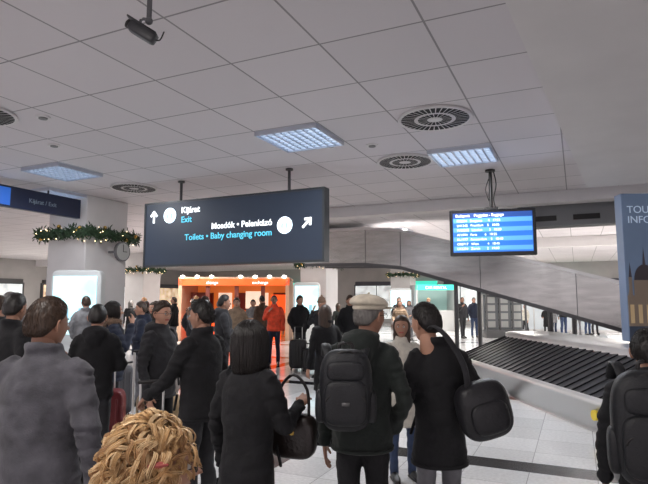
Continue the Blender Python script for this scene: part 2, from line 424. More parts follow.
# ============================================================ ROOM
FLOOR=grid_mat('polished_granite',(.74,.74,.74),(.38,.38,.38),.6,(.1,0),.008,.10,band=(4,-3.0,6.0,.34,(.012,.012,.014)),var=.10,speck=.25)
fl=MB(); fl.box((-30,-8,-.15),(16,38.3,0)); fl.obj('floor',[FLOOR])
CEIL=grid_mat('ceiling_tiles',(.74,.70,.72),(.34,.32,.33),1.0,(-.1,.4),.020,.9,var=.03)
PLA=mat('painted_plaster',(.76,.73,.73),.85,bump=.05,bs=30,var=.03,vs=2)
ce=MB(); ce.box((-30,-8,4.08),(16,38.3,4.3)); ce.obj('ceiling',[CEIL])
WALLM=mat('wall_paint',(.42,.40,.39),.8,var=.08,vs=1)
w=MB(); w.box((-30,38,0),(16,38.3,4.08)); w.obj('wall_back',[WALLM])
w=MB(); w.box((-30.3,4,0),(-30,38,4.08)); w.obj('wall_left',[WALLM])
w=MB(); w.box((16,2,0),(16.3,38,4.08)); w.obj('wall_right',[WALLM])
def prism(poly,z0,z1,m=0):
    b=MB(); n=len(poly); b.add([(p[0],p[1],z0) for p in poly]+[(p[0],p[1],z1) for p in poly],
        [tuple(range(n-1,-1,-1)),tuple(range(n,2*n))]+[(i,(i+1)%n,(i+1)%n+n,i+n) for i in range(n)],m); return b
p1=W(-1.84,-2);p2=W(4.26,8.6)
prism([(p1.x,p1.y),(15.9,-3),(15.9,p2.y),(p2.x,p2.y)],3.48,4.075).obj('trim_1',[PLA])
b=MB(); b.box((-11.5,12.8,3.82),(15.9,13.2,4.075)); b.obj('trim_2',[PLA])
b=MB(); b.box((-1.2,13.5,3.38),(15.9,14.0,4.075)); 
for i in range(14): b.box((-.9+i*.9,13.47,3.5),(-.35+i*.9,13.5,3.62),1)
b.obj('trim_3',[mat('beam_grey',(.25,.25,.26),.7),DK])
b=MB(); b.box((-30,22.5,3.7),(16,22.9,4.075)); b.obj('trim_4',[PLA])

# ceiling fittings
LOUV=mat('louvre_metal',(.55,.58,.65),.3,.8)
LGLOW=mat('tube_glow',(.8,.9,1),.5,em=(.72,.86,1),es=2.0)
def light_panel(x,y):
    b=MB(); s=.47
    b.box((-s,-s,.02),(s,s,.03),1)
    n=8
    for i in range(n+1):
        t=-s+2*s*i/n
        b.box((t-.011,-s,-.016),(t+.011,s,.02)); b.box((-s,t-.011,-.016),(s,t+.011,.02))
    b.box((-s-.02,-s-.02,-.035),(-s,s+.02,.03));b.box((s,-s-.02,-.035),(s+.02,s+.02,.03));b.box((-s,-s-.02,-.035),(s,-s,.03));b.box((-s,s,-.035),(s,s+.02,.03))
    b.obj('ceiling_light_panel',[LOUV,LGLOW],loc=(x,y,4.045))
for x,y in((-3.6,6.9),(-1.6,8.9),(-8.6,6.9),(-10.6,8.3),(-13.6,6.9),(-5.6,17.9),(-1.6,17.9),(-13.6,16.9),(-6.6,20.9),(-14.6,21.9),(-3.6,25.9),(1.4,24.9),(-8.6,29),(-15.6,29)): light_panel(x,y)
DISC=mat('diffuser_white',(.72,.7,.7),.5); SLOT=mat('diffuser_slot',(.01,.01,.01),.7)
def vent(x,y):
    b=MB(); b.cyl((0,0,-.015),.475,.03,0,48)
    for ring,(r0,r1,n) in enumerate(((.27,.44,36),(.10,.22,20))):
        for i in range(n):
            a=2*math.pi*i/n; M=Matrix.Rotation(a,4,'Z')
            wd0=math.pi*r0/n*.80; wd1=math.pi*r1/n*.80
            b.add([(r0,-wd0,-.0165),(r1,-wd1,-.0165),(r1,wd1,-.0165),(r0,wd0,-.0165)],[(0,1,2,3)],1,M)
    b.tube([(.475*math.cos(i*math.pi/24),.475*math.sin(i*math.pi/24),-.012) for i in range(49)],[.012],0,6)
    b.cyl((0,0,-.022),.07,.01,0,20)
    b.obj('swirl_air_diffuser',[DISC,SLOT],loc=(x,y,4.062))
for x,y in((-1.6,6.9),(-2.6,8.9),(-8.5,8.6),(-6.9,4.2),(-7.6,17.9),(-3.1,18.9)): vent(x,y)
for la,de in((-3.7,6.9),(.1,8.2),(.75,8.2),(-4.2,8.2)):
    b=MB(); b.cyl((0,0,-.02),.09,.02,0,20); b.cyl((0,0,-.035),.055,.02,1,16); p=W(la,de); b.obj('ceiling_speaker',[DISC,mat('speaker_grey',(.25,.25,.25),.6)],loc=(p.x,p.y,4.08))

# CCTV camera
g=group('security_camera',(-2.86,2.98,0))
b=MB(); b.cyl((0,0,3.78),.02,.30,0,12); b.cyl((0,0,4.05),.06,.03,0,20); b.tube([(0,0,3.80),(-.10,.02,3.83),(-.12,.02,3.72)],[.012],0,8,sub=3); b.ell((0,0,3.79),(.03,.03,.03),0,12,8); b.obj('mount_arm',[mat('cam_grey',(.10,.10,.11),.5)],True,parent=g)
b=MB(); b.ell((0,0,0),(.115,.046,.042),0,24,12,e=.35); b.box((-.15,-.05,.036),(.10,.05,.046),0); b.tube([(-.11,0,0),(-.135,0,0)],[.034,.034],1,16,flat=True); b.tube([(-.134,0,0),(-.14,0,0)],[.024,.024],2,16,flat=True); b.tube([(.1,0,0),(.14,0,.02),(.13,0,.09)],[.006],1,6,sub=3)
o=b.obj('camera_housing',[mat('cam_body',(.030,.030,.035),.4),DK,mat('lens_glass',(.02,.02,.04),.05)],True,parent=g); o.location=(-.03,-.03,3.69); o.rotation_euler=(0,.55,.5)

# ============================================================ hanging direction sign
SGN=mat('sign_blue_black',(.018,.028,.048),.45,em=(.03,.05,.09),es=.2); SFR=mat('sign_frame',(.05,.055,.06),.4,.5)
WE=mat('sign_white',(1,1,1),.5,em=(.9,.96,1),es=1.3); CE=mat('sign_cyan',(.1,.6,.75),.5,em=(.12,.62,.85),es=.8); GLW=mat('sign_glow_disc',(.8,.9,1),.5,em=(.75,.9,1),es=1.8); SBL=mat('sign_blue_ink',(.3,.55,.8),.5,em=(.35,.65,.95),es=.9)
g=group('hanging_direction_sign',(-8.04,8.47,0))
b=MB(); b.box((0,0,2.35),(4.09,.2,3.65),0)
b.obj('sign_cabinet',[SGN],parent=g,bevel=.02)
b=MB()
for a in((0,0,3.62,4.09,.205,3.66),(0,0,2.34,4.09,.205,2.38),(4.06,-.005,2.34,4.1,.205,3.66),(-.01,-.005,2.34,.03,.205,3.66)): b.box((a[0],a[1]-.006,a[2]),(a[3],a[4],a[5]))
b.obj('sign_edge_frame',[SFR],parent=g)
b=MB()
for x in(.84,3.34): b.cyl((x,.1,3.6),.028,.48,0,12); b.cyl((x,.1,4.05),.07,.03,0,16)
b.obj('hanger_rods',[mat('rod_dark',(.05,.05,.055),.5)],parent=g)
def arrow(ang,x,z,s,nm):
    b=MB(); M=Matrix.Translation((x,-.012,z))@Matrix.Rotation(ang,4,'Y')
    b.box((-s*.09,-.004,-s*.5),(s*.09,.004,s*.35),0,M)
    for q in(-1,1): b.box((-s*.09,-.004,-s*.5),(s*.09,.004,s*.06),0,M@Matrix.Translation((0,0,s*.42))@Matrix.Rotation(q*math.radians(42),4,'Y'))
    b.obj(nm,[WE],parent=g)
arrow(0,.25,3.36,.25,'arrow_up'); arrow(math.radians(45),3.76,3.04,.24,'arrow_up_right')
for x,z,nm in((.66,3.37,'pictogram_exit'),(3.31,3.02,'pictogram_toilets')):
    b=MB(); b.tube([(x,-.004,z),(x,-.014,z)],[.155,.155],0,40,flat=True); 
    for q in(-1,1):
        b.box((x+q*.05-.018,-.018,z-.06),(x+q*.05+.018,-.014,z+.04),1); b.tube([(x+q*.05,-.014,z+.07),(x+q*.05,-.018,z+.07)],[.018],1,12,flat=True)
    b.obj(nm,[GLW,SBL],parent=g)
text('Kijárat','text_1',g,(.95,-.012,3.40),.17,WE,bold=.004); text('Exit','text_2',g,(.95,-.012,3.21),.17,CE,bold=.003)
text('Mosdók • Pelenkázó','text_3',g,(3.05,-.012,3.04),.165,WE,align='RIGHT',bold=.002); text('Toilets • Baby changing room','text_4',g,(3.05,-.012,2.85),.168,CE,align='RIGHT',bold=.002)

# ============================================================ flight info TV
g=group('flight_information_screen',W(3.06,9.75,0),math.radians(9))
b=MB(); b.box((-.75,-.05,2.47),(.75,.06,3.32),0); b.box((-.45,.06,2.6),(.45,.14,3.2),0); b.obj('tv_casing',[mat('tv_black',(.012,.012,.014),.25)],parent=g,bevel=.015)
b=MB(); b.box((-.69,-.056,2.54),(.69,-.05,3.26),0); b.box((-.69,-.058,3.17),(.69,-.056,3.26),1)
for i in range(7):
    if i%2==0: b.box((-.68,-.058,3.08-i*.085),(.68,-.056,3.16-i*.085),2)
b.obj('screen_face',[mat('screen_blue',(.02,.1,.4),.3,em=(.02,.15,.55),es=.9),mat('screen_header',(.02,.05,.2),.3,em=(.01,.06,.25),es=.9),mat('screen_row',(.1,.3,.6),.3,em=(.06,.26,.72),es=.9)],parent=g)
text('Budapest    Poggyász - Baggage','screen_title',g,(-.64,-.062,3.19),.068,WE,bold=.001)
rows=['FR8394   Bergamo      4   17:55','LH1342   Frankfurt    5   18:05','W62202   London       3   18:20','AF1894   Paris        6   18:25','KL1977   Amsterdam    5   18:40','OS0717   Wien         4   18:45','LX2254   Zürich       2   19:00']
for i,r in enumerate(rows): text(r,'screen_line_%d'%(i+1),g,(-.62,-.062,3.095-i*.085),.06,WE,ext=.001)
b=MB(); b.cyl((0,.08,3.2),.03,.87,0,12); b.cyl((0,.08,4.04),.09,.035,0,20); b.box((-.12,.05,3.25),(.12,.14,3.37),0); b.tube([(.06,.08,4.04),(.10,.1,3.8),(.05,.12,3.55),(.08,.12,3.35)],[.01],0,6,sub=4); b.tube([(-.03,.05,3.9),(-.09,.03,3.7),(-.04,.05,3.5)],[.009],0,6,sub=4)
b.obj('ceiling_bracket',[DK],parent=g)

# ============================================================ columns, garlands, light boxes
COLM=mat('column_paint',(.62,.60,.60),.6,var=.04,vs=2)
LEAF=mat('fir_green',(.02,.05,.02),.7,var=.5,vs=20); BULB=mat('fairy_bulb',(1,.8,.5),.4,em=(1,.72,.4),es=7); BAUB=mat('bauble_gold',(.55,.36,.1),.25,.9)
def garland(x,y,a,z,n,seed):
    R=random.Random(seed); b=MB()
    def pt(t):
        t=(t%1)*4; i=int(t); f=t-i; c=[(-a,-a),(a,-a),(a,a),(-a,a)]; p,q=c[i],c[(i+1)%4]
        return Vector((p[0]+(q[0]-p[0])*f,p[1]+(q[1]-p[1])*f,z+.05*math.sin(t*math.pi*6)))
    b.tube([pt(i/64) for i in range(65)],[.09],0,8,cap=False)
    for i in range(n):
        p=pt(R.random()); d=Vector((R.gauss(0,1),R.gauss(0,1),R.gauss(0,1))).normalized(); p=p+d*R.uniform(.05,.11); e=(d+Vector((R.gauss(0,.6),R.gauss(0,.6),R.gauss(0,.6)))).normalized()
        L=R.uniform(.07,.15); s=e.orthogonal().normalized()*.014
        b.add([p,p+e*L*.5+s,p+e*L,p+e*L*.5-s],[(0,1,2,3)],0)
    for i in range(60):
        p=pt(R.random()); d=Vector((R.gauss(0,1),R.gauss(0,1),R.gauss(0,1))).normalized(); b.ell(p+d*.17,(.011,.011,.011),1,6,4)
    for i in range(18):
        p=pt(R.random()); d=Vector((R.gauss(0,1),R.gauss(0,1),R.gauss(0,1))).normalized(); b.ell(p+d*.15,(.045,.045,.045),2,12,8)
    b.obj('christmas_garland',[LEAF,BULB,BAUB],loc=(x,y,0))
LBF=mat('lightbox_frame',(.6,.62,.62),.4); 
def screenmat(n,c1,c2,es):
    m=mat(n,c1,.4,em=c1,es=es); nt=m.node_tree; bs=nt.nodes['Principled BSDF']; tc=nt.nodes.new('ShaderNodeTexCoord'); no=nt.nodes.new('ShaderNodeTexNoise'); no.inputs['Scale'].default_value=2.2
    r=nt.nodes.new('ShaderNodeValToRGB'); r.color_ramp.elements[0].position=.35; r.color_ramp.elements[1].position=.6; r.color_ramp.elements[0].color=(*c2,1); r.color_ramp.elements[1].color=(*c1,1)
    nt.links.new(tc.outputs['Object'],no.inputs[0]); nt.links.new(no.outputs[0],r.inputs[0]); nt.links.new(r.outputs[0],bs.inputs['Emission Color']); return m
LB=screenmat('lightbox_poster',(.65,.95,1),(.25,.7,.85),.95)
def lightbox(x,y,rz,wd=1.15):
    b=MB(); h=wd/2
    b.ell((0,.0,1.52),(h,.12,.80),0,40,16,e=.22); b.box((-h*.7,-.1,0),(h*.7,.1,.9),0)
    b.box((-h*.84,-.135,.95),(h*.84,-.118,2.18),1)
    for s in(-1,1): b.box((s*h*.3-.06,-.14,1.1),(s*h*.3+.06,-.135,1.5),2)
    b.obj('illuminated_advertising_stand',[LBF,LB,mat('poster_print',(.3,.5,.6),.5,em=(.3,.6,.75),es=.5)],loc=(x,y,0),rz=rz)
for i,(x,y) in enumerate(((-10.7,9.4),(-10.3,21.6),(-9.7,32.4),(-20.5,9.4),(-20.5,21.6))):
    b=MB(); a=.62; b.box((-a,-a,0),(a,a,4.075)); b.box((-a-.02,-a-.02,0),(a+.02,a+.02,.2),1); b.box((-a-.03,-a-.03,3.3),(a+.03,a+.03,3.36),0)
    b.obj('column',[COLM,mat('plinth_steel',(.3,.3,.3),.3,.9)],loc=(x,y,0),bevel=.02)
    garland(x,y,.78,3.2,1500 if i==0 else 900,i)
lightbox(-9.75,8.35,math.radians(20)); lightbox(-9.0,17.8,math.radians(22),1.0); lightbox(-9.0,29.5,math.radians(20),1.3)
b=MB(); b.tube([(0,0,0),(0,-.07,0)],[.23,.23],0,32,flat=True); b.tube([(0,-.07,0),(0,-.075,0)],[.20,.20],1,32,flat=True); b.box((-.008,-.08,0),(.008,-.076,.17),2); b.box((0,-.08,-.008),(.12,-.076,.008),2); b.box((-.04,-.02,-.03),(.04,.35,.03),0)
b.obj('wall_clock',[mat('clock_rim',(.15,.15,.16),.3,.6),mat('clock_face',(.4,.4,.39),.4),DK],loc=(-9.68,9.45,2.80),rz=math.radians(92))
g=group('overhead_blue_sign',(-10.2,8.7,0))
b=MB(); b.box((-.12,-6.5,3.52),(.0,0,3.95),0); b.box((-.0,-6.5,3.56),(.012,-1.7,3.91),1); b.obj('sign_body',[mat('sign_navy',(.006,.012,.04),.4),mat('sign_bright_blue',(.02,.08,.35),.4,em=(.008,.08,.34),es=.9)],parent=g)
b=MB(); 
for y in(-5,-3,-.8): b.cyl((-.06,y,3.9),.02,.17,0,8)
b.obj('sign_hangers',[DK],parent=g)
text('Kijárat / Exit','sign_text',g,(.02,-1.3,3.68),.13,mat('dim_white',(.2,.25,.3),.5),rot=(math.pi/2,0,math.pi/2))
p=W(1.6,19.5); b=MB(); b.box((-1.1,0,3.25),(1.1,.12,3.55),0); b.box((-1.0,-.01,3.33),(.2,0,3.46),1); b.cyl((-.8,.06,3.55),.02,.52,0,8); b.cyl((.8,.06,3.55),.02,.52,0,8); b.obj('overhead_gate_sign',[mat('sign_mid_blue',(.02,.10,.3),.4,em=(.02,.12,.35),es=.6),CE],loc=(p.x,p.y,0))

# ============================================================ baggage chute
STL=mat('brushed_steel',(.52,.51,.50),.27,.85,bump=.10,bs=6,var=.12,vs=2,stretch=(1,1,5)); STD=mat('steel_dark',(.12,.12,.125),.4,.7); STB=mat('steel_bright',(.72,.71,.70),.3,.7); RUB=mat('rubber_belt',(.020,.020,.023),.45,bump=.2,bs=60); STM=mat('steel_trim',(.55,.54,.54),.3,.85)
def sweep(b,P,wd,z0,z1,m,off=0):
    vs=[];n=len(P)
    for i in range(n):
        t=P[min(i+1,n-1)]-P[max(i-1,0)]; nn=Vector((-t.y,t.x,0)).normalized()
        for s,zz in((-1,z0),(1,z0),(1,z1),(-1,z1)): vs.append(P[i]+nn*(off+s*wd/2)+Vector((0,0,zz)))
    fs=[(0,1,2,3),((n-1)*4+3,(n-1)*4+2,(n-1)*4+1,(n-1)*4)]
    for i in range(n-1):
        for k in range(4): fs.append((i*4+k,i*4+(k+1)%4,(i+1)*4+(k+1)%4,(i+1)*4+k))
    b.add(vs,fs,m)
P=[W(-.3,18.2,3.40),W(1.6,17.0,3.34),W(2.6,16.3,3.20),W(8.4,12.3,1.15),W(9.2,11.8,1.0)]
b=MB(); sweep(b,P,1.25,-.58,.50,0)
for s in(-1,1): sweep(b,P,.06,.48,.56,2,s*.61); sweep(b,P,.05,-.64,-.54,1,s*.62)
sweep(b,P,1.0,.50,.52,1)
for i in range(len(P)-1):
    L=(P[i+1]-P[i]).length; n=max(1,int(L/2.2))
    for k in range(1,n+1):
        q=P[i].lerp(P[i+1],k/n); d=(P[i+1]-P[i]).normalized()
        sweep(b,[q-d*.008,q+d*.008],1.262,-.57,.48,1)
for t in(.25,.6,.85):
    q=P[2].lerp(P[3],t)
    for s in(-.45,.45): b.cyl((q.x+s*.6,q.y+s*.6,0),.06,q.z-.4,1,12)
b.obj('baggage_feed_conveyor',[STL,STD,STM])
# ============================================================ carousel
def stad(s,r,Lh):
    per=4*Lh+2*math.pi*1.2; d=(s%1)*per; a=2*Lh; c=math.pi*1.2
    if d<a: return Vector((-r,-Lh+d,0))
    d-=a
    if d<c: w=math.pi-d/1.2; return Vector((r*math.cos(w),Lh+r*math.sin(w),0))
    d-=c
    if d<a: return Vector((r,Lh-d,0))
    d-=a; w=-d/1.2; return Vector((r*math.cos(w),-Lh+r*math.sin(w),0))
LH=4.1
g=group('baggage_carousel',W(5.02,8.1),PSI+.085)
def ringprof(b,prof,m,N=160):
    vs=[];fs=[];k=len(prof)
    for i in range(N):
        for r,z in prof: q=stad(i/N,r,LH); vs.append((q.x,q.y,z))
    for i in range(N):
        j=(i+1)%N
        for q in range(k-1): fs.append((i*k+q,j*k+q,j*k+q+1,i*k+q+1))
    b.add(vs,fs,m)
b=MB(); ringprof(b,[(1.64,0),(1.64,.08),(1.70,.08),(1.70,.36),(1.73,.37),(1.73,.42),(1.66,.45),(1.62,.43),(1.6,.35)],0); ringprof(b,[(.60,.78),(.60,.94),(.54,.96),(.0,.96)],0)
b.obj('steel_skirt',[STB],True,parent=g)
b=MB(); N=112
for i in range(N):
    a0=i/N;a1=(i+1.25)/N
    for (r0,z0,r1,z1) in((1.63,.40,1.11,.63),(1.11,.63,.59,.86)):
        q=[stad(a0,r0,LH),stad(a1,r0,LH),stad(a1,r1,LH),stad(a0,r1,LH)]
        b.add([(q[0].x,q[0].y,z0+.018),(q[1].x,q[1].y,z0-.008),(q[2].x,q[2].y,z1-.008),(q[3].x,q[3].y,z1+.018),(q[0].x,q[0].y,z0-.01),(q[3].x,q[3].y,z1-.01)],[(0,1,2,3),(0,3,5,4)],0)
b.obj('belt_slats',[RUB],parent=g)
b=MB(); b.tube([(-1.735,-1.0,.24),(-1.70,-1.0,.24)],[.065,.065],0,24,flat=True); b.obj('warning_sticker',[mat('sticker_yellow',(.8,.6,.05),.5)],parent=g)
g=group('tourist_information_poster_stand',W(5.70,9.0),PSI-.05)
b=MB(); b.box((-.72,-.12,1.0),(.72,.12,3.45),0); b.box((-.5,-.1,.96),(.5,.1,1.0),1); b.obj('stand_body',[mat('poster_sky',(.10,.14,.22),.5,em=(.12,.17,.26),es=.3,var=.25,vs=1),STD],parent=g,bevel=.01)
text('TOURIST\nINFORM','poster_title',g,(-.64,-.125,3.12),.17,mat('poster_letter',(.5,.6,.72),.5,em=(.3,.38,.48),es=.4))
b=MB()
b.box((-.71,-.135,1.25),(.71,-.125,1.75),0); b.box((-.71,-.134,1.02),(.71,-.124,1.25),1)
for i in range(11): b.box((-.68+i*.13,-.14,1.3),(-.62+i*.13,-.135,1.6),2); b.add([(-.7+i*.13,-.13,1.75),(-.62+i*.13,-.13,1.75),(-.66+i*.13,-.13,1.95)],[(0,1,2)],0)
b.box((-.6,-.14,1.7),(-.25,-.13,2.0),0)
b.add([(-.425+.17*math.cos(a),-.14,2.0+.26*math.sin(a)) for a in [i*math.pi/14 for i in range(15)]],[tuple(range(15))],3)
b.add([(-.45,-.141,2.24),(-.40,-.141,2.24),(-.425,-.141,2.55)],[(0,1,2)],3)
for x in(-.68,-.18): b.box((x,-.14,1.7),(x+.05,-.13,2.05),0); b.add([(x,-.14,2.05),(x+.05,-.14,2.05),(x+.025,-.14,2.3)],[(0,1,2)],3)
b.obj('poster_parliament_picture',[mat('parl_stone',(.2,.16,.13),.6,em=(.2,.14,.09),es=.15),mat('parl_river',(.04,.06,.1),.5),mat('parl_window',(.4,.3,.18),.5,em=(.5,.35,.18),es=.25),mat('parl_roof',(.06,.05,.06),.6)],parent=g)

# ============================================================ shops in the back
OR=mat('shop_orange',(.7,.07,.01),.5,em=(1,.10,.012),es=1.0); ORW=mat('shop_warm_panel',(.5,.16,.05),.6,em=(1,.24,.04),es=.32); SPOT=mat('spot_lamp',(1,1,.95),.4,em=(1,.95,.85),es=12)
SHW=mat('shop_lit_panel',(.7,.6,.5),.5,em=(1,.85,.65),es=.7)
g=group('currency_exchange_shop',W(-3.75,22.5),PSI)
b=MB(); b.box((-2.3,0,2.27),(2.3,.25,2.55),0); b.box((-2.3,0,0),(-2.15,3,2.5),1); b.box((2.15,0,0),(2.3,3,2.5),1); b.box((-2.3,2.9,0),(2.3,3,2.5),2); b.box((-2.3,0,2.55),(2.3,3,2.62),1)
b.box((-1.9,.4,0),(1.9,1.0,1.05),0); b.box((-1.95,.35,1.05),(1.95,1.05,1.1),1)
for i in range(5): b.box((-2.0+i*.85,2.7,1.2),(-1.4+i*.85,2.9,2.0),4 if i%2 else 3)
for x in(-1.1,.1,1.2): b.box((x-.08,.1,0),(x+.08,.22,2.25),3)
b.box((-2.1,1.4,1.1),(-1.3,1.5,2.0),3); b.box((.3,1.4,1.3),(1.0,1.5,2.05),4); b.box((1.4,1.6,1.1),(2.1,1.7,1.9),0)
b.obj('shop_body',[OR,mat('shop_white',(.5,.3,.2),.5),ORW,mat('shop_dark_red',(.12,.02,.01),.5),SHW],parent=g)
text('change','shop_text',g,(-.9,-.01,2.33),.18,WE,align='CENTER'); text('exchange','shop_text_2',g,(1.1,-.01,2.33),.18,WE,align='CENTER')
b=MB()
for x in(-2.1,-1.5,-.9,.3,.9,1.5,2.1): b.ell((x,-.12,2.63),(.09,.09,.06),0,10,6)
b.obj('shop_spotlights',[SPOT],parent=g)
TEAL=mat('shop_teal',(.05,.5,.4),.5,em=(.05,.75,.55),es=.9)
g=group('rental_car_desk',W(6.1,29.5),PSI)
b=MB(); b.box((-1.1,0,2.2),(1.1,.2,2.5),0); b.box((-1.1,0,0),(-1.0,2,2.5),1); b.box((1.0,0,0),(1.1,2,2.5),1); b.box((-1.1,1.9,0),(1.1,2,2.5),2); b.box((-1.0,.3,0),(1.0,.8,1.1),1)
b.obj('desk_body',[TEAL,mat('desk_white',(.5,.5,.5),.5),mat('desk_back',(.3,.42,.4),.6,em=(.4,.6,.55),es=.3)],parent=g); text('CAR RENTAL','desk_text',g,(0,-.01,2.27),.2,WE,align='CENTER')
WG=screenmat('window_glow',(.8,.85,.85),(.12,.12,.14),.75); WG2=screenmat('window_glow_warm',(1,.75,.5),(.15,.08,.05),.75)
x=-29;k=1
R=random.Random(3)
while x<14:
    wd=R.uniform(2.2,4); 
    if k%4!=0:
        b=MB(); b.box((x,37.85,.3),(x+wd,37.99,2.7),0); b.box((x-.08,37.8,.2),(x,38,2.8),1); b.box((x+wd,37.8,.2),(x+wd+.08,38,2.8),1); b.box((x,37.8,2.7),(x+wd,38,3.0),2 if k%3 else 3); b.box((x+wd/2-.03,37.82,.3),(x+wd/2+.03,37.86,2.7),1)
        b.obj('window_%d'%k,[WG if k%3 else WG2,STD,mat('fascia_dark',(.06,.06,.08),.5),TEAL])
    x+=wd+.5;k+=1
k0=k
for i,y in enumerate((13,18,23,28,33)):
    b=MB(); b.box((-29.99,y,.3),(-29.85,y+3.6,2.6),0); b.box((-30,y-.1,.2),(-29.82,y,2.7),1); b.box((-30,y+3.6,.2),(-29.82,y+3.7,2.7),1); b.box((-30,y,2.6),(-29.8,y+3.6,2.9),1); b.obj('window_%d'%(k0+i),[WG if i%2 else WG2,STD])
for i,y in enumerate((16,21,26,31)):
    b=MB(); b.box((15.85,y,.1),(15.99,y+4,2.9),0); 
    for q in range(5): b.box((15.8,y+q-.04,0),(16,y+q+.04,3),1)
    b.box((15.8,y,2.9),(16,y+4,3.05),1); b.obj('window_%d'%(k0+5+i),[WG,STB])
g=group('glass_display_case',W(8.1,24.2),PSI+.1)
b=MB(); 
for x in(-.9,-.3,.3,.9): 
    for y in(0,.8): b.box((x-.035,y-.035,0),(x+.035,y+.035,2.0),0)
b.box((-.95,-.05,1.92),(.95,.85,2.02),0); b.box((-.95,-.05,0),(.95,.85,.35),0); b.box((-.9,.35,.35),(.9,.4,1.9),1)
for i in range(3):
    for j in range(4): b.box((-.82+i*.6,.3,.45+j*.36),(-.38+i*.6,.34,.72+j*.36),2)
b.obj('case_frame',[STD,mat('case_back',(.12,.13,.14),.5),mat('notice_paper',(.35,.36,.35),.6)],parent=g)
b=MB(); q=W(10.3,29.5)
for i in range(7): b.box((i*1.0-.03,0,0),(i*1.0+.03,.06,2.4),1)
b.box((0,.02,.1),(6,.04,2.3),0); b.box((-.03,0,2.3),(6.03,.06,2.45),1); b.box((-.03,0,0),(6.03,.06,.12),1)
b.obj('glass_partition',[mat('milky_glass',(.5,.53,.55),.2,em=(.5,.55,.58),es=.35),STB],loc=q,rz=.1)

# ============================================================ luggage & bags
def suitcase(lat,dep,face,c,h=.68,wd=.44,handle=.35):
    b=MB(); b.ell((0,0,h/2+.05),(wd/2,.13,h/2),0,32,20,e=.3)
    for i in range(5): x=-wd*.36+i*wd*.18; b.tube([(x,-.131,.14),(x,-.136,h-.04)],[(.012,.006)],0,6)
    for sx in(-1,1):
        for sy in(-1,1): b.ell((sx*(wd/2-.06),sy*.09,.03),(.018,.03,.03),1,12,8)
        b.tube([(sx*.09,.09,h),(sx*.09,.09,h+.05+handle)],[.009],2,8)
    b.tube([(-.1,.09,h+.05+handle),(.1,.09,h+.05+handle)],[.016],1,8); b.tube([(-.07,0,h+.04),(-.05,0,h+.085),(.05,0,h+.085),(.07,0,h+.04)],[.012],1,8)
    b.obj('suitcase',[c,DK,STB],True,loc=W(lat,dep),rz=PSI+math.radians(face))
def backpack(loc,rz,wd=.3,h=.46,d=.19,tilt=0,m=NYL):
    b=MB(); b.ell((0,-d/2,0),(wd/2,d/2,h/2),0,36,24,e=.6); b.ell((0,-d*.95,-h*.13),(wd*.40,d*.22,h*.27),0,28,16,e=.5); b.ell((0,-d*.86,h*.24),(wd*.36,d*.18,h*.13),0,24,12,e=.6)
    for s in(-1,1): b.ell((s*wd*.47,-d*.5,-h*.2),(.03,d*.33,h*.2),0,16,10,e=.6)
    b.tube([(wd*.41*math.cos(a),-d*.62-.035*abs(math.sin(a)),h*.10+h*.38*math.sin(a)) for a in [i*math.pi/16 for i in range(17)]],[.006],1,6)
    b.tube([(wd*.36*math.cos(a),-d*1.13,-h*.10+h*.10*math.sin(a)) for a in [i*math.pi/10 for i in range(11)]],[.005],1,6)
    b.tube([(-.035,-.02,h*.47),(-.03,-.02,h*.55),(.03,-.02,h*.55),(.035,-.02,h*.47)],[.01],1,8,sub=3)
    for s in(-1,1): b.tube([(s*.09,0,h*.36),(s*.11,.06,h*.50),(s*.12,.16,h*.50),(s*.125,.24,h*.34)],[(.026,.008)],0,8,sub=5,ref=(1,0,0))
    b.box((-.02,-d*1.19,-h*.15),(.02,-d*1.15,-h*.11),2)
    b.obj('backpack',[m,DK,mat('tag_grey',(.12,.12,.12),.4)],True,loc=loc,rot=(tilt,0,rz))

# ============================================================ HERO PEOPLE
def hero(name,lat,dep,face,mats,**k): return put(name,person(hi=True,**k),mats,lat,dep,face)
hero('man_in_grey_coat',-1.32,2.6,-8,mats9(GRY,JEAN,HBr,SK2),h=1.68,hem=.80,bulk=1.1,aL='loose',aR='loose',hair='short',yaw=-.35,seed=1,wx=.95,hs=1.0)
hero('woman_in_black_coat',-.40,2.95,-30,mats9(BLK,BLK2,HB,SK),h=1.565,hem=.55,bulk=1.02,aL='hang',aR=((.24,.06,1.14),(.20,.26,1.22)),hair='bob',female=True,seed=2,yaw=.1,wx=.84,hs=1.03)
hero('woman_with_curly_blond_hair',-.405,1.31,-38,mats9(BEI,BLK,HBl,SK,HBd,HBl2),h=1.39,hem=.7,bulk=1.0,hair='curly',female=True,seed=3,hood=True,yaw=-.55,glasses=True,hs=1.05)
hero('man_wearing_flat_cap',.22,3.2,-8,mats9(OLV,BLK,HG,SK2,CAPM),h=1.705,hem=.86,bulk=1.05,aL='hang',aR='pocket',hair='cap',yaw=-.75,seed=4,hood=True,glasses=True,headdx=.05,wx=.86)
hero('woman_with_shoulder_bag',.70,3.4,8,mats9(BLK,GJ,HB,SK),h=1.65,hem=.74,bulk=1.04,aL='bent',aR='pocket',hair='short',yaw=.55,female=True,seed=6,headdx=-.07,wx=.86)
hero('man_with_backpack',1.66,2.8,-22,mats9(BLK,JEAN,HB,SK),h=1.52,hem=.78,bulk=1.02,aL='hang',aR='hang',hair='short',seed=7,hood=True,wx=.92)
hero('man_in_black_jacket',-.95,4.25,62,mats9(BLK,BLK2,HB,SK2),h=1.67,hem=.82,bulk=1.05,aL='reach',aR='hang',hair='short',seed=8,yaw=.25,grip=(True,False),wx=.95)
hero('man_with_glasses',-1.58,5.3,-110,mats9(BLK2,BLK,HBr,SK),h=1.66,hem=.8,bulk=1.02,aL='bent',aR='hang',hair='short',seed=9,yaw=-.25,glasses=True,hood=True,wx=.95)
